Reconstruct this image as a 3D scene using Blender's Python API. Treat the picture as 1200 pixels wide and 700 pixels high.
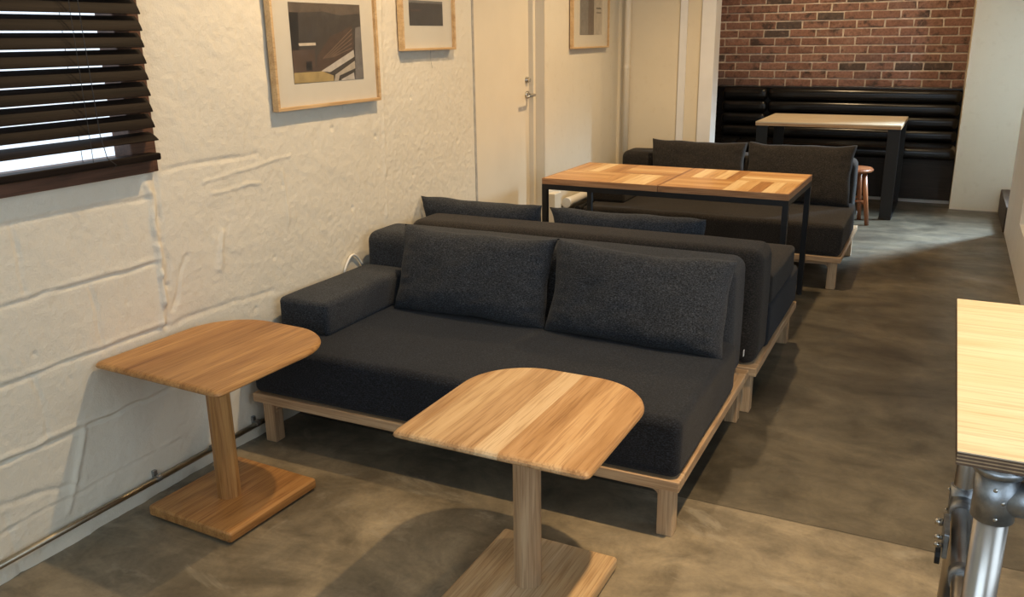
import bpy, bmesh, math, random
import numpy as np
from mathutils import Matrix, Vector, noise as mnoise

for o in list(bpy.data.objects):
    bpy.data.objects.remove(o)
scene = bpy.context.scene
COL = scene.collection
R = math.radians
random.seed(7)
RNG = np.random.RandomState(11)

# ------------------------------------------------------------------ camera
YAW, PITCH, ROLL, FPX = 0.462447, 0.293618, -0.0142075, 1009.909
def cam_axes():
    cy, sy, cp, sp = math.cos(YAW), math.sin(YAW), math.cos(PITCH), math.sin(PITCH)
    f = Vector((-sy*cp, cy*cp, -sp)); r = Vector((cy, sy, 0)); u = r.cross(f)
    c, s = math.cos(ROLL), math.sin(ROLL)
    return c*r+s*u, -s*r+c*u, f
cr, cu, cf = cam_axes()
cam_d = bpy.data.cameras.new('camera'); cam = bpy.data.objects.new('camera', cam_d); COL.objects.link(cam)
cam_d.sensor_width = 36.0; cam_d.lens = FPX/1200*36; cam_d.clip_start = .02
mw = Matrix(((cr.x, cu.x, -cf.x, 2.3025), (cr.y, cu.y, -cf.y, 0.0), (cr.z, cu.z, -cf.z, 1.5), (0, 0, 0, 1)))
cam.matrix_world = mw
scene.camera = cam

# ------------------------------------------------------------------ world: pale overcast sky seen through the windows
world = bpy.data.worlds.new('sky'); scene.world = world; world.use_nodes = True
bg = world.node_tree.nodes['Background']
bg.inputs['Color'].default_value = (.78, .88, 1.0, 1)
bg.inputs['Strength'].default_value = 1.5

# ------------------------------------------------------------------ lights
def aim(o, d):
    o.rotation_euler = Vector(d).to_track_quat('-Z', 'Y').to_euler()
def spot(name, loc, target, power, col, angle=110, blend=.8, soft=.05):
    l = bpy.data.lights.new(name, 'SPOT'); l.energy = power; l.color = col
    l.spot_size = R(angle); l.spot_blend = blend; l.shadow_soft_size = soft
    o = bpy.data.objects.new(name, l); COL.objects.link(o); o.location = loc
    aim(o, Vector(target)-Vector(loc)); return o
def area(name, loc, d, sx, sy, power, col):
    l = bpy.data.lights.new(name, 'AREA'); l.shape = 'RECTANGLE'; l.size = sx; l.size_y = sy
    l.energy = power; l.color = col
    o = bpy.data.objects.new(name, l); COL.objects.link(o); o.location = loc; aim(o, d); return o
WARM = (1.0, .70, .38)
DAY = (.62, .82, 1.0)
spot('ceiling_spot_front', (2.4, 2.1, 3.1), (2.25, 1.85, 0), 390, WARM, 74, .9, .04)
spot('ceiling_spot_wall', (1.15, 2.9, 3.1), (0, 2.8, 1.8), 215, WARM, 108, 1, .04)
spot('ceiling_spot_middle', (1.35, 5.0, 2.9), (1.0, 5.1, .7), 195, WARM, 122, .9, .04)
spot('aisle_warm_fill', (1.9, 7.0, 3.0), (1.5, 7.2, 0), 40, WARM, 150, 1, .04)  # extra lamp added to warm the far end walls
spot('ceiling_spot_back', (1.25, 8.2, 2.7), (1.25, 8.6, .8), 75, WARM, 150, 1, .04)
area('daylight_near_window', (4.1, 1.4, 1.7), (-1, .1, -.25), 3.4, 1.5, 20, DAY)
area('daylight_front_window', (2.1, -1.5, 1.75), (-.05, 1, -.35), 2.4, 1.5, 22, DAY)
_d = area('daylight_far_opening', (3.40, 8.36, 1.75), (-.52, -.60, -.70), .16, .9, 72, DAY); _d.data.spread = R(64)  # added lamp for daylight inferred through the far opening

scene.view_settings.view_transform = 'Standard'
scene.view_settings.look = 'None'
scene.view_settings.exposure = 0.0
scene.view_settings.gamma = 1.0
scene.view_settings.use_curve_mapping = False

# ------------------------------------------------------------------ mesh helpers
def link(o, parent=None):
    COL.objects.link(o)
    if parent is not None: o.parent = parent
    return o
def obj(name, bm, mat, parent=None, loc=None, smooth=False, rot=None):
    if isinstance(bm, bpy.types.Mesh): me = bm
    else:
        me = bpy.data.meshes.new(name); bm.to_mesh(me); bm.free()
        if smooth:
            for p in me.polygons: p.use_smooth = True
    if mat is not None and not me.materials:
        me.materials.append(mat)
    o = bpy.data.objects.new(name, me)
    if loc is not None: o.location = loc
    if rot is not None: o.rotation_euler = rot
    return link(o, parent)
def thing(name, label, cat, loc=(0, 0, 0), rz=0, group=None):
    o = bpy.data.objects.new(name, None); o.empty_display_size = .05
    o.location = loc; o.rotation_euler = (0, 0, rz)
    return tag(link(o), label, cat, group)
def tag(o, label, cat, group=None):
    o['label'] = label; o['category'] = cat
    if group: o['group'] = group
    return o
def struct(name, bm, mat, label=None, smooth=False):
    o = obj(name, bm, mat, smooth=smooth); o['kind'] = 'structure'
    if label: o['label'] = label
    return o
def box(bm, x0, x1, y0, y1, z0, z1, bev=0, seg=2):
    r = bmesh.ops.create_cube(bm, size=1, matrix=Matrix.Translation(((x0+x1)/2, (y0+y1)/2, (z0+z1)/2)) @ Matrix.Diagonal((x1-x0, y1-y0, z1-z0, 1)))
    if bev:
        es = list({e for v in r['verts'] for e in v.link_edges})
        bmesh.ops.bevel(bm, geom=es, offset=bev, segments=seg, affect='EDGES', profile=.5)
    return bm
def bx(x0, x1, y0, y1, z0, z1, bev=0, seg=2):
    return box(bmesh.new(), x0, x1, y0, y1, z0, z1, bev, seg)
def cyl(bm, a, b, r, r2=None, n=24):
    a, b = Vector(a), Vector(b); d = b-a
    m = Matrix.Translation((a+b)/2) @ d.to_track_quat('Z', 'Y').to_matrix().to_4x4()
    bmesh.ops.create_cone(bm, cap_ends=True, segments=n, radius1=r, radius2=r if r2 is None else r2, depth=d.length, matrix=m)
    return bm
def tube(bm, pts, r, n=8):
    pts = [Vector(p) for p in pts]; rings = []
    for i, p in enumerate(pts):
        d = (pts[min(i+1, len(pts)-1)]-pts[max(i-1, 0)]).normalized()
        q = d.to_track_quat('Z', 'Y')
        rings.append([bm.verts.new(p + q @ Vector((r*math.cos(2*math.pi*k/n), r*math.sin(2*math.pi*k/n), 0))) for k in range(n)])
    for a, b in zip(rings, rings[1:]):
        for k in range(n): bm.faces.new((a[k], a[(k+1) % n], b[(k+1) % n], b[k]))
    bm.faces.new(rings[0][::-1]); bm.faces.new(rings[-1])
    return bm
def extrude_poly(pts, h0, h1, axis='z'):
    """closed outline -> prism. pts are 2-D; axis picks the direction of thickness."""
    bm = bmesh.new()
    def P(p, h):
        return (p[0], p[1], h) if axis == 'z' else ((p[0], h, p[1]) if axis == 'y' else (h, p[0], p[1]))
    a = [bm.verts.new(P(p, h0)) for p in pts]; b = [bm.verts.new(P(p, h1)) for p in pts]
    n = len(pts)
    for i in range(n): bm.faces.new((a[i], a[(i+1) % n], b[(i+1) % n], b[i]))
    bm.faces.new(a[::-1]); bm.faces.new(b)
    bmesh.ops.recalc_face_normals(bm, faces=bm.faces)
    return bm
def soft_box(hx, hy, hz, r, crown=(0, 0, 0), wob=.0, seed=0, n=14, lean=0):
    """upholstered block: rounded edges, faces slightly crowned, faint unevenness. centred."""
    def coords(h):
        e = [0, .1, .25, .45, .7, 1.0]
        inner = np.linspace(-(h-r), h-r, n)
        return [-h+r*t for t in e[:-1]] + list(inner) + [h-r*t for t in e[:-1]][::-1]
    H = (hx, hy, hz); CO = [coords(h) for h in H]
    bm = bmesh.new(); cache = {}
    def vert(i, j, k):
        key = (i, j, k)
        if key in cache: return cache[key]
        p = Vector((CO[0][i], CO[1][j], CO[2][k]))
        inn = Vector([max(-(H[a]-r), min(H[a]-r, p[a])) for a in range(3)])
        d = p-inn
        # spherical mapping of the edge zone
        q = inn + (d.normalized()*max(abs(d[0]), abs(d[1]), abs(d[2])) if d.length > 1e-9 else d)
        u = [q[a]/H[a] for a in range(3)]
        off = Vector((0, 0, 0))
        for a in range(3):
            b, c = (a+1) % 3, (a+2) % 3
            w = max(0, 1-u[b]**2)*max(0, 1-u[c]**2)
            off[a] = crown[a]*w*u[a]
        q2 = q+off
        if wob:
            nv = mnoise.noise_vector(q*5+Vector((seed*3.1, seed, 0)))
            q2 += nv*wob
        if lean: q2.y += lean*(q.z+hz)
        cache[key] = bm.verts.new(q2); return cache[key]
    N = [len(c)-1 for c in CO]
    for a in range(3):
        b, c = (a+1) % 3, (a+2) % 3
        for side in (0, N[a]):
            for i in range(N[b]):
                for j in range(N[c]):
                    idx = []
                    for (di, dj) in ((0, 0), (1, 0), (1, 1), (0, 1)):
                        t = [0, 0, 0]; t[a] = side; t[b] = i+di; t[c] = j+dj; idx.append(vert(*t))
                    bm.faces.new(idx if side else idx[::-1])
    return bm
def pillow_mesh(w, h, t, seed=0, n=40):
    """scatter cushion, local x = width, z = height, y = thickness."""
    bm = bmesh.new(); front = {}; back = {}
    for i in range(n+1):
        for j in range(n+1):
            u, v = -1+2*i/n, -1+2*j/n
            # denser near the rim
            u = math.copysign(abs(u)**.8, u); v = math.copysign(abs(v)**.8, v)
            pinch_u = 1-.045*(1-v*v)*0 - .05*(1-abs(u)**3)*0
            x = w/2*u*(1-.05*(1-v*v)*abs(u)**2); z = h/2*v*(1-.07*(1-u*u)*abs(v)**2)
            th = t/2*(max(0, 1-u**6)*max(0, 1-v**6))**.5*(.60+.40*(1-.6*u*u)*(1-.6*v*v))
            s = Vector((x*7+seed*5.7, z*7, seed*2.3))
            nz = mnoise.noise(s)*.011+mnoise.noise(s*2.7)*.006+mnoise.noise(s*6)*.0025
            # puckers running in from the seams
            rim = max(abs(u), abs(v)); pk = math.sin((u if abs(v) > abs(u) else v)*23+seed+2*mnoise.noise(s))*max(0, rim-.72)*(1-rim)*.16
            dz = mnoise.noise(Vector((u*2.2, seed*1.7, 3)))*.012*abs(v)**3
            dx = mnoise.noise(Vector((seed*1.3, v*2.2, 7)))*.010*abs(u)**3
            k = (1-rim)**.35 if rim < 1 else 0
            front[i, j] = bm.verts.new((x+dx, -(th+(nz+pk)*k), z+dz))
            if i in (0, n) or j in (0, n): back[i, j] = front[i, j]
            else: back[i, j] = bm.verts.new((x+dx, th+nz*k, z+dz))
    for i in range(n):
        for j in range(n):
            bm.faces.new((front[i, j], front[i+1, j], front[i+1, j+1], front[i, j+1]))
            bm.faces.new((back[i, j], back[i, j+1], back[i+1, j+1], back[i+1, j]))
    return bm
def slice_x(bm_src, x0, x1):
    bm = bm_src.copy()
    for x, nrm in ((x0, -1), (x1, 1)):
        if x is None: continue
        g = bm.verts[:]+bm.edges[:]+bm.faces[:]
        r = bmesh.ops.bisect_plane(bm, geom=g, plane_co=(x, 0, 0), plane_no=(nrm, 0, 0), clear_outer=True)
        es = [e for e in r['geom_cut'] if isinstance(e, bmesh.types.BMEdge)]
        bmesh.ops.contextual_create(bm, geom=es)
    return bm

# ------------------------------------------------------------------ materials
class NT:
    def __init__(s, name):
        s.m = bpy.data.materials.new(name); s.m.use_nodes = True
        s.n = s.m.node_tree.nodes; s.l = s.m.node_tree.links; s.b = s.n['Principled BSDF']
    def add(s, t, **kw):
        nd = s.n.new(t)
        for k, v in kw.items():
            if k in nd.inputs: nd.inputs[k].default_value = v
            else: setattr(nd, k, v)
        return nd
    def set(s, **kw):
        for k, v in kw.items():
            s.b.inputs[k.replace('_', ' ')].default_value = v
    def coords(s, scale=(1, 1, 1), rnd=False, kind='Object'):
        tc = s.add('ShaderNodeTexCoord'); mp = s.add('ShaderNodeMapping'); mp.inputs['Scale'].default_value = scale
        src = tc.outputs[kind]
        if rnd:
            oi = s.add('ShaderNodeObjectInfo'); ml = s.add('ShaderNodeMath', operation='MULTIPLY'); ml.inputs[1].default_value = 37.0
            s.l.new(oi.outputs['Random'], ml.inputs[0])
            va = s.add('ShaderNodeVectorMath', operation='ADD'); s.l.new(src, va.inputs[0]); s.l.new(ml.outputs[0], va.inputs[1]); src = va.outputs[0]
        s.l.new(src, mp.inputs['Vector']); return mp.outputs[0]
    def noise(s, vec, scale, detail=3, rough=.55, dist=0):
        nd = s.add('ShaderNodeTexNoise'); nd.inputs['Scale'].default_value = scale; nd.inputs['Detail'].default_value = detail
        nd.inputs['Roughness'].default_value = rough; nd.inputs['Distortion'].default_value = dist
        s.l.new(vec, nd.inputs['Vector']); return nd.outputs['Fac']
    def ramp(s, fac, stops):
        r = s.add('ShaderNodeValToRGB'); e = r.color_ramp.elements
        while len(e) < len(stops): e.new(.5)
        for el, (p, c) in zip(e, stops): el.position = p; el.color = (*c, 1) if len(c) == 3 else c
        s.l.new(fac, r.inputs['Fac']); return r.outputs['Color']
    def mix(s, fac, a, b, mode='MIX'):
        m = s.add('ShaderNodeMix', data_type='RGBA', blend_type=mode)
        if hasattr(fac, 'type') or not isinstance(fac, (int, float)): s.l.new(fac, m.inputs[0])
        else: m.inputs[0].default_value = fac
        for v, k in ((a, 6), (b, 7)):
            if isinstance(v, tuple): m.inputs[k].default_value = (*v, 1)
            else: s.l.new(v, m.inputs[k])
        return m.outputs[2]
    def math(s, op, a, b=None):
        m = s.add('ShaderNodeMath', operation=op)
        for i, v in enumerate((a, b)):
            if v is None: continue
            if isinstance(v, (int, float)): m.inputs[i].default_value = v
            else: s.l.new(v, m.inputs[i])
        return m.outputs[0]
    def base(s, c): s.l.new(c, s.b.inputs['Base Color'])
    def bump(s, h, strength, dist=.01):
        b = s.add('ShaderNodeBump'); b.inputs['Strength'].default_value = strength; b.inputs['Distance'].default_value = dist
        s.l.new(h, b.inputs['Height']); s.l.new(b.outputs[0], s.b.inputs['Normal'])
def plain(name, c, rough=.5, metal=0, var=.08, scale=20, bump=0, coat=0):
    t = NT(name); v = t.coords()
    f = t.noise(v, scale, 4)
    lo = tuple(max(0, x*(1-var)) for x in c); hi = tuple(min(1, x*(1+var)) for x in c)
    t.base(t.ramp(f, [(.3, lo), (.7, hi)])); t.set(Roughness=rough, Metallic=metal)
    if bump: t.bump(t.noise(v, scale*6, 3), bump, .004)
    if coat: t.b.inputs['Coat Weight'].default_value = coat
    return t.m
def wood(name, light, mid, dark, axis='y', rough=.42, contrast=1.0, scale=1.0, rnd=True, bump=.12, spec=.4):
    t = NT(name)
    sc = {'x': (1.2, 16, 16), 'y': (16, 1.2, 16), 'z': (16, 16, 1.2)}[axis]
    v = t.coords(tuple(q*scale for q in sc), rnd)
    g = t.noise(v, 1.0, 5, .6, 1.4)
    sc2 = {'x': (6, 190, 190), 'y': (190, 6, 190), 'z': (190, 190, 6)}[axis]
    v2 = t.coords(sc2, rnd); fine = t.noise(v2, 1.0, 2, .5)
    col = t.ramp(g, [(.28, dark), (.45, mid), (.68, light)])
    pore = t.ramp(fine, [(.36, tuple(x*.78 for x in mid)), (.5, (1, 1, 1))])
    col = t.mix(.35*contrast, col, pore, 'MULTIPLY')
    t.base(col); t.set(Roughness=rough); t.bump(fine, bump, .001); t.b.inputs['Specular IOR Level'].default_value = spec
    return t.m
def fabric(name, c, scale=420):
    t = NT(name); v = t.coords((1, 1, 1)); v2 = t.coords((.35, 1, 1))
    f1 = t.noise(v2, scale, 2, .7); f2 = t.noise(v, scale*.45, 2, .6); f3 = t.noise(v, 5, 3, .5)
    c1 = t.ramp(f1, [(.34, tuple(x*.35 for x in c)), (.5, c), (.66, tuple(x*2.6 for x in c))])
    c2 = t.ramp(f2, [(.35, (.72, .72, .72)), (.65, (1.2, 1.2, 1.2))])
    c3 = t.ramp(f3, [(.3, (.86, .86, .86)), (.7, (1.1, 1.1, 1.1))])
    t.base(t.mix(1.0, t.mix(1.0, c1, c2, 'MULTIPLY'), c3, 'MULTIPLY'))
    t.set(Roughness=.95, Sheen_Weight=.06, Sheen_Roughness=.6); t.b.inputs['Specular IOR Level'].default_value = .2
    t.bump(f1, .35, .002)
    return t.m
def glass_mat(name, refl=.08):
    t = NT(name); n, l = t.n, t.l
    tr = t.add('ShaderNodeBsdfTransparent'); gl = t.add('ShaderNodeBsdfGlossy'); gl.inputs['Roughness'].default_value = .02
    lw = t.add('ShaderNodeLayerWeight'); lw.inputs['Blend'].default_value = .5
    fac = t.math('ADD', t.math('MULTIPLY', t.math('POWER', lw.outputs['Facing'], 5.0), .9), .03)
    mx = t.add('ShaderNodeMixShader'); l.new(fac, mx.inputs[0]); l.new(tr.outputs[0], mx.inputs[1]); l.new(gl.outputs[0], mx.inputs[2])
    l.new(mx.outputs[0], n['Material Output'].inputs['Surface']); return t.m

M = {}
# painted masonry / plaster
def plaster(name, c, bump=.25):
    t = NT(name); v = t.coords()
    big = t.noise(v, 1.6, 4, .6); mid = t.noise(v, 16, 4, .6); fine = t.noise(v, 150, 3, .6)
    col = t.ramp(big, [(.3, tuple(x*.93 for x in c)), (.7, c)])
    col = t.mix(.5, col, t.ramp(mid, [(.28, (.90, .87, .82)), (.42, (1, 1, 1))]), 'MULTIPLY')
    t.base(col); t.set(Roughness=.62); t.b.inputs['Specular IOR Level'].default_value = .35
    h = t.math('ADD', t.math('MULTIPLY', mid, .7), t.math('MULTIPLY', fine, .35))
    t.bump(h, bump, .008); return t.m
M['wall'] = plaster('painted_block_wall', (.77, .705, .57), .5)
M['wall_smooth'] = plaster('painted_plaster', (.78, .68, .50), .08)
M['ivory'] = plain('ivory_paint', (.78, .70, .55), .38, var=.03, scale=4)
M['trim'] = plain('pale_trim_paint', (.80, .78, .74), .4, var=.04, scale=6)
M['white'] = plain('white_paint', (.80, .81, .82), .5, var=.03, scale=8, bump=.05)
M['ceiling'] = plain('ceiling_paint', (.72, .70, .66), .8, var=.03, scale=5)
def floor_mat():
    t = NT('polished_concrete'); v = t.coords(); vs = t.coords((.7, 1.35, 1))
    a = t.noise(vs, 1.6, 6, .62, .8); b = t.noise(v, 7, 6, .68, .5); c = t.noise(v, 70, 3, .6); d = t.noise(vs, 3.3, 5, .7, 1.2)
    col = t.ramp(a, [(.33, (.042, .036, .025)), (.45, (.074, .063, .044)), (.57, (.112, .095, .066)), (.70, (.165, .140, .096))])
    col = t.mix(.9, col, t.ramp(b, [(.30, (.55, .55, .55)), (.52, (1, 1, 1)), (.72, (1.35, 1.33, 1.28))]), 'MULTIPLY')
    col = t.mix(.35, col, t.ramp(c, [(.3, (.75, .75, .75)), (.6, (1.08, 1.08, 1.08))]), 'MULTIPLY')
    # the pour in front of the joint is a paler slab with worn pale blotches
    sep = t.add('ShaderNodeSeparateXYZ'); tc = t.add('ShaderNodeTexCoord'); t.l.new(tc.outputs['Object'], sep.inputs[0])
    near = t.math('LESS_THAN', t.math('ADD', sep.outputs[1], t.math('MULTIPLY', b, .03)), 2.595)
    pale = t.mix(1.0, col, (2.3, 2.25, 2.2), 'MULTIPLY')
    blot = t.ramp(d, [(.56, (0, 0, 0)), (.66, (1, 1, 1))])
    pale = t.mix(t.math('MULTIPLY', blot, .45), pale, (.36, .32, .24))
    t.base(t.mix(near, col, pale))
    rr = t.ramp(d, [(.3, (.30, .30, .30)), (.7, (.50, .50, .50))]); t.l.new(rr, t.b.inputs['Roughness'])
    t.bump(t.math('ADD', b, t.math('MULTIPLY', c, .4)), .08, .004)
    return t.m
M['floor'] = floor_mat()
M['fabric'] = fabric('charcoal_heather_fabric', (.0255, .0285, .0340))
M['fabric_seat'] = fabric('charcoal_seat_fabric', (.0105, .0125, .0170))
M['fabric_brown'] = fabric('dark_brown_heather_fabric', (.021, .018, .0155))
M['oak_x'] = wood('oak_along_x', (.60, .43, .26), (.47, .31, .175), (.33, .20, .105), 'x')
M['oak_y'] = wood('oak_along_y', (.60, .43, .26), (.47, .31, .175), (.33, .20, .105), 'y')
M['oak_z'] = wood('oak_upright', (.60, .43, .26), (.47, .31, .175), (.33, .20, .105), 'z')
STAVES = [((.62, .40, .20), (.50, .295, .13), (.34, .18, .07)), ((.74, .53, .30), (.62, .41, .21), (.46, .28, .13)),
          ((.66, .44, .24), (.53, .33, .16), (.38, .215, .095)), ((.80, .62, .39), (.70, .50, .29), (.56, .37, .19)),
          ((.62, .385, .19), (.49, .28, .12), (.36, .19, .075)), ((.72, .48, .25), (.60, .36, .165), (.44, .24, .10))]
STAVES = [tuple(tuple(q*.78 for q in c) for c in st) for st in STAVES]
for i, s in enumerate(STAVES): M['stave%d' % i] = wood('oak_stave_tone_%d' % i, *s, axis='y', contrast=1.1)
WAL = [((.47, .25, .085), (.36, .172, .054), (.235, .102, .030)), ((.53, .29, .104), (.41, .207, .069), (.27, .125, .040)), ((.43, .22, .074), (.32, .153, .047), (.21, .092, .028))]
for i, s in enumerate(WAL):
    M['walnut%d' % i] = wood('brown_wood_tone_%d' % i, *s, axis='y')
M['walnut_z'] = wood('brown_wood_upright', *WAL[1], axis='z')
PARQ = [((.66, .38, .15), (.55, .285, .10), (.43, .20, .065)), ((.90, .68, .38), (.82, .58, .29), (.70, .45, .20)),
        ((.54, .28, .10), (.42, .20, .065), (.31, .135, .042)), ((.76, .50, .22), (.66, .39, .155), (.52, .28, .10))]
for i, s in enumerate(PARQ):
    M['parq_x%d' % i] = wood('parquet_tone_%d_across' % i, *s, axis='x', rough=.35)
    M['parq_y%d' % i] = wood('parquet_tone_%d_along' % i, *s, axis='y', rough=.35)
M['parq_edge'] = wood('parquet_edge', (.50, .27, .13), (.40, .20, .09), (.28, .13, .055), axis='x')
M['parq_edge_y'] = wood('parquet_edge_side', (.50, .27, .13), (.40, .20, .09), (.28, .13, .055), axis='y')
M['pale_wood'] = wood('pale_table_wood', (.82, .72, .56), (.76, .65, .48), (.64, .52, .36), axis='x')
M['pale_edge'] = wood('table_edge_wood', (.62, .42, .24), (.52, .33, .18), (.40, .24, .12), axis='x')
M['ply'] = wood('birch_plywood_face', (.66, .56, .41), (.62, .51, .35), (.55, .43, .27), axis='x', rough=.28)
M['ply_light'] = plain('ply_edge_light', (.42, .28, .15), .6, var=.15, scale=60)
M['ply_dark'] = plain('ply_edge_dark', (.12, .07, .04), .6, var=.15, scale=60)
M['stool'] = wood('reddish_stool_wood', (.40, .17, .075), (.31, .12, .05), (.20, .07, .03), axis='z', rough=.35)
M['blind'] = wood('dark_walnut_blind', (.017, .0105, .007), (.011, .007, .005), (.006, .004, .003), axis='y', rough=.55, spec=.10)
M['winframe'] = wood('brown_window_wood', (.15, .070, .038), (.10, .046, .024), (.06, .027, .014), axis='y', rough=.5)
M['dark_step'] = wood('dark_brown_step', (.06, .037, .025), (.04, .024, .016), (.025, .014, .010), axis='y', rough=.5)
M['frame_wood'] = wood('pale_frame_wood', (.70, .50, .27), (.60, .40, .20), (.48, .30, .14), axis='y')
M['black'] = plain('black_steel', (.006, .006, .0065), .5, var=.2, scale=30)
M['leather'] = plain('black_leather', (.008, .008, .009), .23, var=.2, scale=40, bump=.06)
M['kick'] = wood('dark_bench_panel', (.026, .019, .015), (.018, .013, .010), (.012, .009, .007), axis='x', rough=.6)
M['galv'] = plain('galvanised_steel', (.36, .38, .40), .42, 1.0, var=.18, scale=60, bump=.1)
M['steel'] = plain('bare_steel_tube', (.50, .47, .43), .30, 1.0, var=.1, scale=14)
M['conduit'] = plain('conduit_steel', (.42, .37, .28), .32, 1.0, var=.15, scale=20)
M['chrome'] = plain('chrome', (.62, .60, .56), .2, 1.0, var=.05)
M['cord'] = plain('dark_cord', (.03, .027, .025), .7)
M['white_plastic'] = plain('white_plastic', (.80, .77, .70), .4, var=.02)
M['rubber'] = plain('black_rubber', (.012, .012, .012), .6)
M['mat'] = plain('passepartout', (.68, .62, .50), .8, var=.02)
M['glass'] = glass_mat('picture_glass')
M['pane'] = glass_mat('window_glass')
M['tagw'] = plain('white_tag', (.7, .7, .7), .7)
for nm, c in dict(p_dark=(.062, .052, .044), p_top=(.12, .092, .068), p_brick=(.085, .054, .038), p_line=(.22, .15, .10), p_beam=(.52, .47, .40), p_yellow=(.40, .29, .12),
                  p_brown=(.095, .062, .045), p_cream=(.66, .56, .42), p_black=(.022, .020, .019), p_grey=(.17, .155, .14), p_pale=(.46, .40, .31), p_sky=(.30, .28, .25)).items():
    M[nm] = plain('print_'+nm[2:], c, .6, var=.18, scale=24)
def brick_mat():
    t = NT('old_red_brick'); v = t.coords((1, 1, 1), True)
    oi = t.add('ShaderNodeObjectInfo')
    a = t.ramp(oi.outputs['Random'], [(0, (.20, .105, .080)), (.25, (.27, .145, .110)), (.5, (.225, .122, .094)), (.72, (.30, .168, .128)), (.88, (.17, .10, .085)), (.95, (.10, .074, .066)), (1, (.085, .066, .06))])
    n1 = t.noise(v, 9, 4, .65); n2 = t.noise(v, 45, 4, .65); n3 = t.noise(v, 13, 3, .6, .6)
    c = t.mix(.6, a, t.ramp(n2, [(.3, (.45, .43, .42)), (.6, (1.25, 1.22, 1.2))]), 'MULTIPLY')
    c = t.mix(t.ramp(n1, [(.53, (0, 0, 0)), (.66, (.9, .9, .9))]), c, (.045, .033, .030))
    c = t.mix(t.ramp(n3, [(.56, (0, 0, 0)), (.74, (.5, .5, .5))]), c, (.42, .29, .23))
    t.base(c); t.set(Roughness=.85); t.bump(n2, .5, .004); return t.m
M['brick'] = brick_mat()
M['mortar'] = plain('pale_mortar', (.62, .54, .46), .9, var=.25, scale=30, bump=.3)

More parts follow.
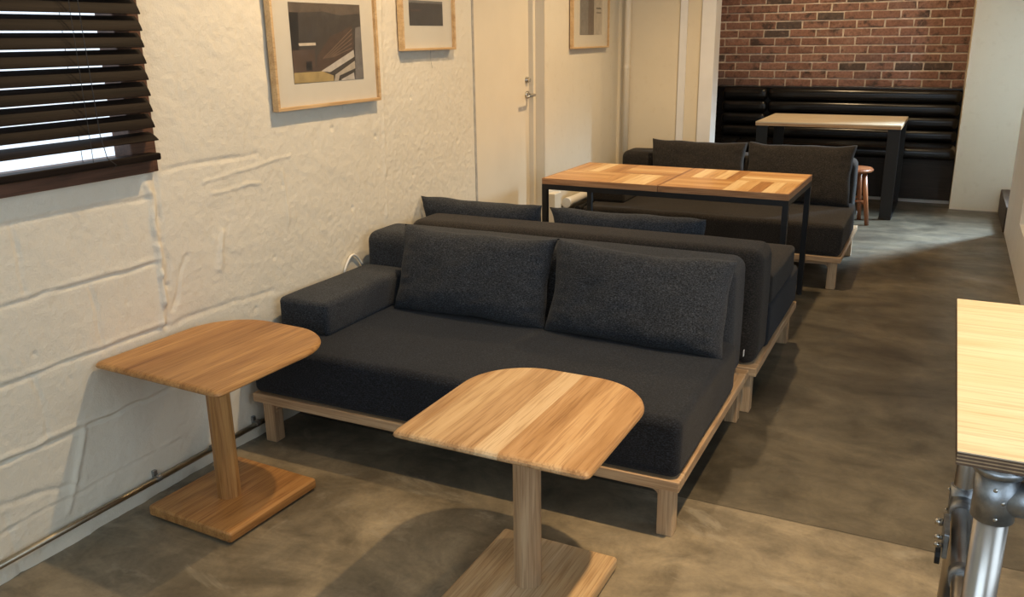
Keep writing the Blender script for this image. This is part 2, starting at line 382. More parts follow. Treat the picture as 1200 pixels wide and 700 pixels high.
# ------------------------------------------------------------------ the room shell
CEIL = 3.2
XR = 4.2
def vnoise(y, z, s, seed):
    """vectorised smooth value noise"""
    rs = np.random.RandomState(seed); T = rs.rand(256, 256)*2-1
    a = y*s; b = z*s; i = np.floor(a).astype(int); j = np.floor(b).astype(int); u = a-i; v = b-j
    u = u*u*(3-2*u); v = v*v*(3-2*v); g = lambda p, q: T[p % 256, q % 256]
    return (g(i, j)*(1-u)+g(i+1, j)*u)*(1-v)+(g(i, j+1)*(1-u)+g(i+1, j+1)*u)*v
WIN = (.85, 1.96, 1.13, 2.10)      # y0 y1 z0 z1 of the window hole
DOOR = (4.20, 5.125, 0.0, 2.05)
def wall_left():
    ys = np.concatenate([[-1.6, -.6, .2], np.arange(.85, 4.2001, .0062), [1.96, 4.2], np.linspace(4.3, 5.125, 8), np.linspace(5.2, 6.6, 12)])
    ys = np.unique(np.round(ys, 5))
    zs = np.unique(np.round(np.concatenate([np.arange(0, 1.13, .0062), [1.13], np.arange(1.14, 1.9, .0062), [2.05, 2.10, CEIL]]), 5))
    Y, Z = np.meshgrid(ys, zs, indexing='ij')
    d = .0022*vnoise(Y, Z, 3, 1)+.0010*vnoise(Y, Z, 11, 2)+.0006*vnoise(Y, Z, 34, 3)+.0009*vnoise(Y, Z, 80, 4)
    # trowelled ridges on the smoother plaster, stippled roller texture beyond
    d += np.where(Y > 3.30, .0006*vnoise(Y, Z, 95, 5), 0)
    d += np.where((Y > 1.98) & (Y < 3.3),   .0009*np.maximum(0, vnoise(Y*.5+Z*.9, Z*.35-Y*.6, 14, 6)-.35)*3, 0)
    def line(pts, w, depth, wob=.006, seed=9, rough=.5):
        nonlocal d
        for (a, b) in zip(pts, pts[1:]):
            a, b = np.array(a), np.array(b); ab = b-a; L2 = ab@ab
            yy = Y+wob*vnoise(Y, Z, 14, seed); zz = Z+wob*vnoise(Y, Z, 14, seed+1)
            t = np.clip(((yy-a[0])*ab[0]+(zz-a[1])*ab[1])/L2, 0, 1)
            dist = np.hypot(yy-a[0]-t*ab[0], zz-a[1]-t*ab[1])
            amp = 1+rough*vnoise(Y, Z, 22, seed+2)
            d = d + depth*amp*np.exp(-(dist/w)**2)
    for z, dp in ((1.02, -.003), (.80, -.006), (.575, -.006), (.352, -.009), (.15, -.003)):
        line([(.85, z+.004), (1.97, z)], .0055, dp, seed=int(z*100))
        line([(.85, z+.016), (1.97, z+.012)], .007, -dp*.5, seed=int(z*100)+7)
    line([(1.97, .575), (2.3, .57), (2.5, .56)], .009, -.003, seed=41)
    line([(1.97, .352), (2.25, .352)], .007, -.007, seed=42)
    line([(1.31, .231), (1.56, .189)], .009, -.005, seed=43); line([(1.61, .356), (1.55, .189), (1.51, .11)], .010, .007, seed=44)
    for y, z0, z1 in ((1.50, .82, 1.02), (1.49, .36, .57), (1.30, .36, .57), (1.72, .59, .79), (1.25, .82, 1.1), (1.33, .0, .2)):
        line([(y, z0), (y-.01, z1)], .007, -.003, seed=int(y*50))
    # the ragged vertical plaster edge beside the window
    line([(1.969, 1.10), (1.972, .855), (1.981, .758), (1.983, .658), (1.951, .575)], .012, .010, .012, 51, .9)
    line([(2.0, 1.10), (2.0, .855), (2.01, .70), (1.98, .575)], .009, -.006, .012, 54, .9)
    line([(2.24, .987), (2.503, .99)], .006, .0035, seed=57); line([(2.04, 1.096), (2.49, 1.10)], .008, -.004, seed=58)
    line([(2.21, 1.03), (2.68, 1.07)], .006, .003, seed=59); line([(2.28, .86), (2.24, .70)], .010, .006, .02, 60, .9)
    line([(2.10, .80), (2.02, .62)], .007, -.005, .015, 61); line([(2.62, 1.02), (2.63, .80)], .004, .003, seed=62)
    line([(3.358, 1.7), (3.313, .70)], .008, .003, .01, 63, .9)
    # pits
    rs = np.random.RandomState(5)
    for _ in range(46):
        y0, z0 = rs.uniform(1.2, 4.1), rs.uniform(.1, 1.5); r = rs.uniform(.004, .010)
        d -= rs.uniform(.3, 1)*.006*np.exp(-(((Y-y0)/r)**2+((Z-z0)/r)**2))
    rag = (Z < .04)*(.006*(1-Z/.04)*(vnoise(Y, Z, 18, 71)))
    d = d+rag
    ok = (Y >= .85) & (Y <= 4.19) & (Z <= 1.9)
    edge = np.clip((4.2-Y)/.05, 0, 1)
    d = np.where(ok, d*edge, 0)
    ny, nz = Y.shape
    verts = np.stack([d, Y, Z], -1).reshape(-1, 3)
    faces = []
    for i in range(ny-1):
        ym = (ys[i]+ys[i+1])/2
        for j in range(nz-1):
            zm = (zs[j]+zs[j+1])/2
            if WIN[0] < ym < WIN[1] and WIN[2] < zm < WIN[3]: continue
            if DOOR[0] < ym < DOOR[1] and zm < DOOR[3]: continue
            a = i*nz+j; faces.append((a, a+nz, a+nz+1, a+1))
    me = bpy.data.meshes.new('wall_left'); me.from_pydata(verts.tolist(), [], faces)
    me.polygons.foreach_set('use_smooth', [True]*len(me.polygons)); me.update()
    me.materials.append(M['wall']); o = bpy.data.objects.new('wall_left', me); link(o); o['kind'] = 'structure'
    o['label'] = 'rough off-white painted block wall on the left'
    bm = bmesh.new()                                  # door reveal returns
    box(bm, -.14, -.002, DOOR[1]-.004, DOOR[1]+.15, 0, DOOR[3])
    box(bm, -.14, -.002, DOOR[0]-.15, DOOR[0]+.004, 0, DOOR[3])
    box(bm, -.14, -.002, DOOR[0], DOOR[1], DOOR[3]-.002, DOOR[3]+.1)
    obj('reveal', bm, M['ivory'], o)
    return o
WL = wall_left()

def floor():
    bm = bmesh.new()
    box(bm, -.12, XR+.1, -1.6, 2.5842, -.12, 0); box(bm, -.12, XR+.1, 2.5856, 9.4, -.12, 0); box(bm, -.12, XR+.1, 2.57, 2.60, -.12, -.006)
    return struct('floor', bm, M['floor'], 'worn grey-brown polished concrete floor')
floor()
struct('ceiling', bx(-.12, XR+.1, -1.6, 9.4, CEIL, CEIL+.1), M['ceiling'], 'plain ceiling above the room')
bm = bmesh.new()
for (a, b, c, e) in ((-.12, .85, 0, CEIL), (3.35, XR+.1, 0, CEIL), (.85, 3.35, 0, .95), (.85, 3.35, 2.55, CEIL)): box(bm, a, b, -1.75, -1.6, c, e)
struct('wall_front', bm, M['wall_smooth'], 'plain wall with a wide window behind the viewpoint')
bm = bmesh.new()
for (a, b, c, e) in ((.85, .90, .95, 2.55), (3.30, 3.35, .95, 2.55), (.90, 3.30, .95, 1.0), (.90, 3.30, 2.5, 2.55), (2.08, 2.12, 1.0, 2.5)): box(bm, a, b, -1.72, -1.62, c, e)
struct('window_4', bm, M['trim'], 'wide daylight window behind the viewpoint')
# right outer wall with a window hole, plus an added unseen wall with another
bm = bmesh.new()
def holed(bm, x0, x1, holes, ya, yb):
    y = ya
    for (h0, h1, z0, z1) in holes:
        box(bm, x0, x1, y, h0, 0, CEIL); box(bm, x0, x1, h0, h1, 0, z0); box(bm, x0, x1, h0, h1, z1, CEIL); y = h1
    box(bm, x0, x1, y, yb, 0, CEIL)
holed(bm, XR, XR+.12, [(-.4, 3.2, .9, 2.5)], -1.6, 9.4)
holed(bm, 3.46, 3.56, [(7.8, 8.4, .9, 2.3)], 7.4, 8.46)  # short unseen wall added to back the far daylight lamp
struct('wall_right', bm, M['white'], 'outer right wall with large windows')
# white partition on the right with a shallow recess
bm = bmesh.new(); PX = 2.81
box(bm, PX, PX+.14, 6.36, 7.56, 0, CEIL); box(bm, PX, PX+.14, 4.9, 6.36, 0, .30); box(bm, PX, PX+.14, 4.9, 6.36, 1.7, CEIL); box(bm, PX+.10, PX+.14, 5.2, 6.36, .30, 1.7); box(bm, PX, PX+.14, 4.9, 5.2, .30, 1.7)
struct('wall_partition', bm, M['white'], 'white partition wall end at the right edge')
# the alcove at the far end
AY = 9.2
struct('wall_alcove_right', bx(2.42, XR, 8.45, 9.4, 0, CEIL), M['wall_smooth'], 'cream wall face to the right of the brick alcove')
bm = bmesh.new(); box(bm, -.12, .74, 6.5, 6.62, 0, CEIL); struct('wall_alcove_left', bm, M['wall_smooth'], 'cream wall to the left of the brick alcove')
struct('trim_1', bx(.478, .531, 6.478, 6.5, 0, CEIL, .003), M['trim'], 'narrow pale upright strip on the cream end wall')
struct('wall_end_lit', bx(.64, .742, 6.470, 6.63, 0, CEIL, .003), M['trim'], 'wide pale upright casing at the corner of the brick alcove')  # pale paint stands for far light falling on the wall end
wb = struct('wall_back', bx(-.12, 2.5, AY-.006, 9.4, 0, CEIL), M['mortar'], 'red brick wall at the far end above the black bench')
ws = struct('wall_side', bx(-.12, .094, 6.62, AY+.012, 0, CEIL), M['mortar'], 'brick side wall of the alcove')
def brick_mesh(l, h, t, seed):
    rs = random.Random(seed); bm = bmesh.new()
    box(bm, -l/2, l/2, -t, t*.6, -h/2, h/2, .004, 1)
    for v in bm.verts:
        v.co += Vector((rs.uniform(-1, 1)*.0035, rs.uniform(-1, 1)*.002, rs.uniform(-1, 1)*.0028))
    me = bpy.data.meshes.new('brick'); bm.to_mesh(me); bm.free(); me.materials.append(M['brick']); return me
P_L, P_H, JT = .249, .0783, .0135
full = [brick_mesh(P_L-JT, P_H-JT, .014, s) for s in range(8)]
def lay(parent, along, x0, x1, z0, rows, fixed, first):
    for r in range(rows):
        z = z0+(r+.5)*P_H
        off = first+(P_L/2 if r % 2 else 0)+random.uniform(-.012, .012)
        k0 = math.floor((x0-off)/P_L)
        k = k0
        while off+k*P_L < x1-.03:
            a, b = max(off+k*P_L, x0), min(off+(k+1)*P_L, x1); k += 1
            if b-a < .04: continue
            me = random.choice(full) if b-a > P_L-.004 else brick_mesh(b-a-JT, P_H-JT, .014, r*31+k)
            o = bpy.data.objects.new('brick', me); link(o, parent)
            jz = random.uniform(-.002, .002); jy = random.uniform(-.003, .003); rz = random.uniform(-.008, .008)
            o.location = ((a+b)/2, fixed+jy, z+jz) if along == 'x' else (fixed+jy, (a+b)/2, z+jz)
            o.rotation_euler = (0, rz, 0) if along == 'x' else (0, 0, math.pi/2)
lay(wb, 'x', .098, 2.42, .997, 28, AY, .321)
lay(ws, 'y', 8.45, 9.19, .997, 28, .088, 8.45)

# window in the left wall
w1 = struct('window_1', bx(-.06, .018, 1.915, 2.012, 1.10, 2.15, .003), M['winframe'], 'dark brown wooden window behind the blind')
obj('sill', bx(-.11, .022, .70, 1.992, 1.100, 1.152, .003), M['winframe'], w1)
obj('head', bx(-.11, .018, .70, 2.012, 2.08, 2.15, .003), M['winframe'], w1)
obj('side_board', bx(-.11, .018, .70, .88, 1.10, 2.15, .003), M['winframe'], w1)
obj('pane', bx(-.05, -.045, .88, 1.916, 1.15, 2.08), M['pane'], w1)
# near window in the outer wall; the far one is added around its lamp
for n, XW, (y0, y1, z0, z1) in ((2, XR, (-.4, 3.2, .9, 2.5)), (3, 3.46, (7.8, 8.4, .9, 2.3))):
    bm = bmesh.new()
    box(bm, XW-.01, XW+.1, y0, y0+.05, z0, z1); box(bm, XW-.01, XW+.1, y1-.05, y1, z0, z1); box(bm, XW-.01, XW+.1, y0, y1, z0, z0+.05); box(bm, XW-.01, XW+.1, y0, y1, z1-.05, z1)
    struct('window_%d' % n, bm, M['trim'], ('large daylight window in the outer right wall', 'daylight window in the lobby beyond the white partition')[n-2])
# door
dr = struct('door_1', bx(-.135, -.092, 4.21, 5.085, .005, 2.04, .002), M['ivory'], 'flush ivory door with lever handle')
bm = bmesh.new(); box(bm, -.138, -.060, 5.085, 5.12, 0, 2.045, .002); box(bm, -.138, -.060, 4.205, 4.212, 0, 2.045); obj('jamb', bm, M['ivory'], dr)
bm = bmesh.new(); cyl(bm, (-.092, 5.05, 1.245), (-.078, 5.05, 1.245), .022, .018); cyl(bm, (-.078, 5.05, 1.245), (-.066, 5.05, 1.245), .012)
obj('lock_cylinder', bm, M['chrome'], dr, smooth=False)
bm = bmesh.new(); cyl(bm, (-.092, 5.052, 1.155), (-.082, 5.052, 1.155), .024)
tube(bm, [(-.085, 5.052, 1.155), (-.045, 5.052, 1.155), (-.032, 5.046, 1.155), (-.028, 5.03, 1.155), (-.028, 4.95, 1.152), (-.034, 4.935, 1.150)], .0085, 10)
obj('handle', bm, M['chrome'], dr, smooth=True)
bm = bmesh.new(); box(bm, -.004, .004, 4.185, 4.203, 0, 2.05); struct('trim_3', bm, plain('grey_edge_bead', (.42, .39, .34), .5, var=.2), 'grey metal edge bead beside the ivory door')

# ------------------------------------------------------------------ sofas
SW, SD = 1.675, 1.02
def build_sofa(label, loc, rz, fab, fabs):
    s = thing('sofa', label, 'sofa', loc, rz, 'low wooden-framed sofas')
    hw, hd = SW/2, SD/2
    o = obj('front_rail', bx(-hw, hw, -hd, -hd+.07, .172, .208, .004), M['oak_x'], s)
    obj('back_rail', bx(-hw, hw, hd-.07, hd, .172, .208, .004), M['oak_x'], s)
    for sx in (-1, 1):
        x0, x1 = sorted((sx*hw, sx*(hw-.07)))
        obj('side_rail', bx(x0, x1, -hd+.071, hd-.071, .172, .208, .004), M['oak_y'], s)
    bm = bmesh.new()
    for k in range(9):
        y = -hd+.13+k*(SD-.26)/8; box(bm, -hw+.07, hw-.07, y-.035, y+.035, .178, .200)
    obj('slat_deck', bm, M['oak_x'], s)
    # aprons: straight board with a rounded haunch into each leg
    legw = .052
    ax = hw-.022-legw; ay = hd-.026-legw
    def apr(half):
        top, bot, r = .172, .150, .025
        p = [(-half, top), (half, top), (half, bot-r)]
        for k in range(1, 7):
            a = math.pi/2*k/6; p.append((half-r+r*math.cos(a), bot-r+r*math.sin(a)))
        q = [(-x, z) for x, z in p[2:]][::-1]
        return p+q
    for sy in (-1, 1):
        yy = sy*(hd-.026-legw/2)
        obj('apron', extrude_poly(apr(ax), yy-.014, yy+.014, 'y'), M['oak_x'], s)
    for sx in (-1, 1):
        xx = sx*(hw-.022-legw/2)
        obj('apron', extrude_poly(apr(ay), xx-.014, xx+.014, 'x'), M['oak_y'], s)
    for sx in (-1, 1):
        for sy in (-1, 1):
            cx, cy = sx*(hw-.022-legw/2), sy*(hd-.026-legw/2)
            obj('leg', bx(cx-legw/2, cx+legw/2, cy-legw/2, cy+legw/2, 0.0, .171, .004), M['oak_z'], s)
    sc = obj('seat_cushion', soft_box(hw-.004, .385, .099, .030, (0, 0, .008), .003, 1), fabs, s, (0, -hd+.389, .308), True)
    bk = obj('backrest', soft_box(hw-.02, .122, .240, .050, (.004, .004, .004), .002, 2), fab, s, (-.012, hd-.132, .449), True)
    obj('armrest', soft_box(.118, .295, .068, .020, (.004, .004, .006), .002, 3), fab, s, (-hw+.120, -.029, .473), True)
    obj('care_tag', bx(hw-.008+.0, hw-.006, hd-.10, hd-.085, .30, .325), M['tagw'], bk, (0.012, -hd+.123, -.449))
    return s
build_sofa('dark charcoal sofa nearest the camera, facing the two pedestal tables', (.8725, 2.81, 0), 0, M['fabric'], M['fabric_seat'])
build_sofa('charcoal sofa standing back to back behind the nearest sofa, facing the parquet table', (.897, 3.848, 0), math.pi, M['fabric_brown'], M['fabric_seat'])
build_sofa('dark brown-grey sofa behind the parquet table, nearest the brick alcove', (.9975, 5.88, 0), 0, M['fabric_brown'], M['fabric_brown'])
def pillow(label, cx, y, z, w, h, t, tilt, rz, seed, mat, roll=0):
    o = obj('scatter_cushion', pillow_mesh(w, h, t, seed), mat, smooth=True)
    o.location = (cx, y, z); o.rotation_euler = (tilt, roll, rz)
    return tag(o, label, 'cushion', 'scatter cushions on the sofas')
T = R(-17)
pillow('wide charcoal cushion on the nearest sofa, next to its armrest', .650, 2.955, .578, .705, .36, .15, T, 0, 1, M['fabric'])
pillow('bluish charcoal cushion on the nearest sofa, at its open right end', 1.352, 2.935, .575, .70, .36, .16, T, R(-1), 2, M['fabric'], R(1))
pillow('cushion peeking over the second sofa back, nearest the left wall', .335, 3.655, .58, .66, .36, .14, R(15), math.pi*0, 3, M['fabric'])
pillow('cushion peeking over the second sofa back, in front of the parquet table', 1.07, 3.655, .575, .73, .36, .14, R(15), 0, 4, M['fabric'])
pillow('dark cushion on the far sofa, left one behind the parquet table', .765, 6.035, .60, .68, .40, .15, T, 0, 5, M['fabric_brown'])
pillow('dark cushion on the far sofa, at its right end near the stool', 1.455, 6.02, .60, .70, .41, .16, T, 0, 6, M['fabric_brown'])

# ------------------------------------------------------------------ D-topped pedestal tables
def d_outline(w, d, r, inset):
    """straight front edge (y = 0), sides running back, two big rounded rear corners"""
    hw = w/2-inset; y0 = inset; y1 = d-inset; rr = max(.02, r-inset); rf = .018
    p = []
    for cx, cy, a0, rad in ((hw-rf, y0+rf, -90, rf), (hw-rr, y1-rr, 0, rr), (-hw+rr, y1-rr, 90, rr), (-hw+rf, y0+rf, 180, rf)):
        n = 5 if rad == rf else 18
        for k in range(n+1):
            a = R(a0+90*k/n); p.append((cx+rad*math.cos(a), cy+rad*math.sin(a)))
    return p
def d_top(w, d, r, z0, z1):
    """edges rounded over on top, undercut below so the rim looks thin"""
    t = z1-z0
    prof = [(.040, 0), (.010, .30), (.002, .42), (0, .55), (.0015, .72), (.006, .89), (.011, .97), (.016, 1.0)]
    bm = bmesh.new(); rings = []
    for ins, f in prof:
        rings.append([bm.verts.new((x, y, z0+t*f)) for x, y in d_outline(w, d, r, ins)])
    n = len(rings[0])
    for a, b in zip(rings, rings[1:]):
        for k in range(n): bm.faces.new((a[k], a[(k+1) % n], b[(k+1) % n], b[k]))
    bm.faces.new(rings[0][::-1]); bm.faces.new(rings[-1])
    bmesh.ops.recalc_face_normals(bm, faces=bm.faces)
    return bm
def pedestal(label, loc, rz, mats, zmat, basemats, cuts, H=.552, w=.54, d=.565, bw=.372, bd=.40, bcy=.255, post_r=.039):
    t = thing('pedestal_table', label, 'table', loc, rz, 'pedestal side tables')
    full = d_top(w, d, .20, H-.030, H)
    top = obj('tabletop', slice_x(full, cuts[0], cuts[1]), mats[0], t)
    ed = [c for c in cuts]
    for i in range(1, len(ed)-1):
        obj('stave', slice_x(full, ed[i], ed[i+1]), mats[i], top)
    full.free()
    bm = bmesh.new(); cyl(bm, (0, bcy-.02, .044), (0, bcy-.02, H-.030), post_r, post_r*.97, 12)
    obj('post', bm, zmat, t, smooth=False)
    base = bx(-bw/2, bw/2, bcy-bd/2, bcy+bd/2, .006, .044, .010, 3)
    nb = len(basemats)
    b0 = None
    for i in range(nb):
        x0, x1 = -bw/2+bw*i/nb, -bw/2+bw*(i+1)/nb
        m = slice_x(base, x0 if i else None, x1 if i < nb-1 else None)
        if b0 is None: b0 = obj('base', m, basemats[i], t)
        else: obj('base_board', m, basemats[i], b0)
    base.free()
    for sx in (-1, 1):
        for sy in (-1, 1):
            bm = bmesh.new(); cyl(bm, (sx*(bw/2-.04), bcy+sy*(bd/2-.04), 0), (sx*(bw/2-.04), bcy+sy*(bd/2-.04), .007), .014, n=12)
            obj('foot_pad', bm, M['rubber'], b0)
    return t
pedestal('brown wooden pedestal table with D-shaped top, pushed against the left wall', (.279, 1.655, 0), R(-2.5), [M['walnut%d' % i] for i in (1, 0, 2, 1, 0, 1)], M['walnut_z'],
         [M['walnut%d' % i] for i in (1, 0, 2)], [None, -.17, -.075, .02, .115, .19, None])
pedestal('light oak pedestal table with D-shaped top, in front of the nearest sofa', (1.402, 1.642, 0), R(-.5), [M['stave%d' % i] for i in (0, 1, 2, 3, 4, 5, 4)], M['oak_z'],
         [M['stave%d' % i] for i in (1, 3, 1)], [None, -.215, -.125, -.03, .035, .125, .20, None])

# ------------------------------------------------------------------ parquet-topped table
def parquet_table():
    W, D, H = 1.393, .712, .72
    t = thing('parquet_table', 'long parquet-topped table with black steel legs between two sofas', 'table', (.945, 4.887, 0), R(-1.2))
    hw, hd = W/2, D/2
    zt = H; zb = H-.034
    for half in (-1, 1):
        xa, xb = (-hw, -.002) if half < 0 else (.002, hw)
        top = obj('top_panel', bx(xa+.008, xb-.008, -hd+.008, hd-.008, zb, zt-.004), M['parq_x0'], t)
        # edge bands
        obj('edge_band', bx(xa, xb, -hd, -hd+.008, zb, zt, .001, 1), M['parq_edge'], top); obj('edge_band', bx(xa, xb, hd-.008, hd, zb, zt, .001, 1), M['parq_edge'], top)
        obj('edge_band', bx(xa, xa+.008, -hd+.008, hd-.008, zb, zt, .001, 1), M['parq_edge_y'], top); obj('edge_band', bx(xb-.008, xb, -hd+.008, hd-.008, zb, zt, .001, 1), M['parq_edge_y'], top)
        x0, x1, y0, y1 = xa+.008, xb-.008, -hd+.008, hd-.008
        cw, cd = (x1-x0)/2, (y1-y0)/2; n = 5; g = .0006
        for ci in range(2):
            for cj in range(2):
                cx0, cy0 = x0+ci*cw, y0+cj*cd
                along_x = (ci+cj) % 2 == 0
                tones = {(-1, 0, 0): (0, 0, 3, 0, 3), (-1, 1, 0): (0, 3, 1, 1, 0), (-1, 0, 1): (0, 3, 1, 0, 2), (-1, 1, 1): (2, 0, 3, 0, 0),
                         (1, 0, 0): (0, 3, 0, 3, 0), (1, 1, 0): (1, 3, 2, 1, 3), (1, 0, 1): (0, 1, 3, 1, 2), (1, 1, 1): (3, 1, 3, 0, 3)}[half, ci, cj]
                for k in range(n):
                    if along_x: a, b, c, e = cx0, cx0+cw, cy0+cd*k/n, cy0+cd*(k+1)/n
                    else: a, b, c, e = cx0+cw*k/n, cx0+cw*(k+1)/n, cy0, cy0+cd
                    o = obj('strip', bx(a+g, b-g, c+g, e-g, zt-.004, zt+random.uniform(-.0003, .0002), .0005, 1), M['parq_%s%d' % ('x' if along_x else 'y', tones[k])], top)
    fr = .03
    bm = bmesh.new()
    obj('frame_rail', bx(-hw, hw, -hd, -hd+fr, zb-fr, zb), M['black'], t); obj('frame_rail', bx(-hw, hw, hd-fr, hd, zb-fr, zb), M['black'], t)
    obj('frame_rail', bx(-hw, -hw+fr, -hd+fr, hd-fr, zb-fr, zb), M['black'], t); obj('frame_rail', bx(hw-fr, hw, -hd+fr, hd-fr, zb-fr, zb), M['black'], t)
    bm.free()
    for sx in (-1, 1):
        for sy in (-1, 1):
            x0, x1 = sorted((sx*hw, sx*(hw-fr))); y0, y1 = sorted((sy*hd, sy*(hd-fr)))
            lg = obj('leg', bx(x0, x1, y0, y1, .012, zb-fr), M['black'], t)
            bm = bmesh.new(); cyl(bm, ((x0+x1)/2, (y0+y1)/2, 0), ((x0+x1)/2, (y0+y1)/2, .013), .016, n=12); obj('foot', bm, M['rubber'], lg)
    return t
parquet_table()

# ------------------------------------------------------------------ far table with flat-bar loop legs
def far_table():
    W, D, H = 1.16, .88, .782
    t = thing('cafe_table', 'pale wooden table with broad black steel loop legs in front of the black bench', 'table', (1.417, 8.15, 0), R(-.7))
    hw, hd = W/2, D/2
    top = obj('tabletop', bx(-hw, hw, -hd, hd, H-.012, H, .002), M['pale_wood'], t)
    obj('edge', bx(-hw+.001, hw-.001, -hd+.001, hd-.001, H-.034, H-.012, .001), M['pale_edge'], top)
    for sx in (-1, 1):
        x0, x1 = sorted((sx*(hw-.005), sx*(hw-.10)))
        f = obj('leg_loop', bx(x0, x1, -hd+.03, -hd+.042, .012, H-.034, .002), M['black'], t)
        obj('loop_post', bx(x0, x1, hd-.042, hd-.03, .012, H-.034, .002), M['black'], f)
        obj('loop_foot', bx(x0, x1, -hd+.03, hd-.03, 0, .012, .002), M['black'], f)
        obj('loop_plate', bx(x0, x1, -hd+.042, hd-.042, H-.046, H-.034, .002), M['black'], f)
    return t
far_table()

# ------------------------------------------------------------------ stool
def stool():
    t = thing('stool', 'round reddish wooden stool under the far table', 'stool', (1.675, 7.52, 0), R(20))
    bm = bmesh.new(); cyl(bm, (0, 0, .425), (0, 0, .455), .155, n=40)
    es = [e for e in bm.edges if len(e.link_faces) == 2 and any(len(f.verts) > 10 for f in e.link_faces)]
    bmesh.ops.bevel(bm, geom=es, offset=.010, segments=3, affect='EDGES'); obj('seat', bm, M['stool'], t)
    feet = []
    for k in range(4):
        a = R(45+90*k); p0 = (.10*math.cos(a), .10*math.sin(a), .425); p1 = (.165*math.cos(a), .165*math.sin(a), 0)
        bm = bmesh.new(); cyl(bm, p1, p0, .017, .021, 14); obj('leg', bm, M['stool'], t, smooth=True); feet.append((p0, p1))
    for k in range(4):
        q = [Vector(feet[j][1]).lerp(Vector(feet[j][0]), .38 if k % 2 else .46) for j in (k, (k+1) % 4)]
        bm = bmesh.new(); cyl(bm, q[0], q[1], .010, n=10); obj('stretcher', bm, M['stool'], t, smooth=True)
    return t
stool()

# ------------------------------------------------------------------ black corner bench
def bench():
    t = thing('corner_bench', 'black leather corner bench with horizontal padded rolls below the brick wall', 'bench', (1.25, 8.9, 0))
    ox, oy = -1.25, -8.9
    def roll(x0, x1, y0, y1, z0, z1, name, par=None, r=.04, crown=(0, 0, 0)):
        hx, hy, hz = (x1-x0)/2, (y1-y0)/2, (z1-z0)/2
        return obj(name, soft_box(hx, hy, hz, min(r, hx*.95, hy*.95, hz*.95), crown, .002, x0*3+z0, 10), M['leather'], par or t, ((x0+x1)/2+ox, (y0+y1)/2+oy, (z0+z1)/2), True)
    obj('back_panel', bx(.11+ox, 2.415+ox, 9.15+oy, 9.18+oy, 0, .995), M['kick'], t)
    obj('top_cap', bx(.105+ox, 2.415+ox, 9.10+oy, 9.182+oy, .985, 1.0, .003), M['leather'], t)
    obj('kick_panel', bx(.45+ox, 2.415+ox, 8.66+oy, 8.68+oy, .035, .40), M['kick'], t)
    obj('kick_panel', bx(.10+ox, .455+ox, 7.0+oy, 8.68+oy, .035, .40), M['kick'], t)
    obj('lit_floor_strip', bx(.47+ox, 2.415+ox, 8.70+oy, 8.72+oy, 0, .04), M['trim'], t)  # pale board in place of the strip of daylit floor
    for k in range(4):
        z1 = .988-k*.122; z0 = z1-.122
        roll(.215, .672, 9.055, 9.155, z0, z1, 'back_roll', r=.048)
        roll(.676, 2.412, 9.055, 9.155, z0, z1, 'back_roll', r=.048)
        roll(.10, .205, 6.9, 9.055, z0, z1, 'side_roll', r=.048)
    roll(.46, 2.412, 8.60, 9.06, .40, .505, 'seat_cushion', r=.045, crown=(0, 0, .012))
    roll(.20, .455, 6.9, 9.05, .40, .505, 'seat_cushion', r=.045, crown=(0, 0, .012))
    return t
bench()

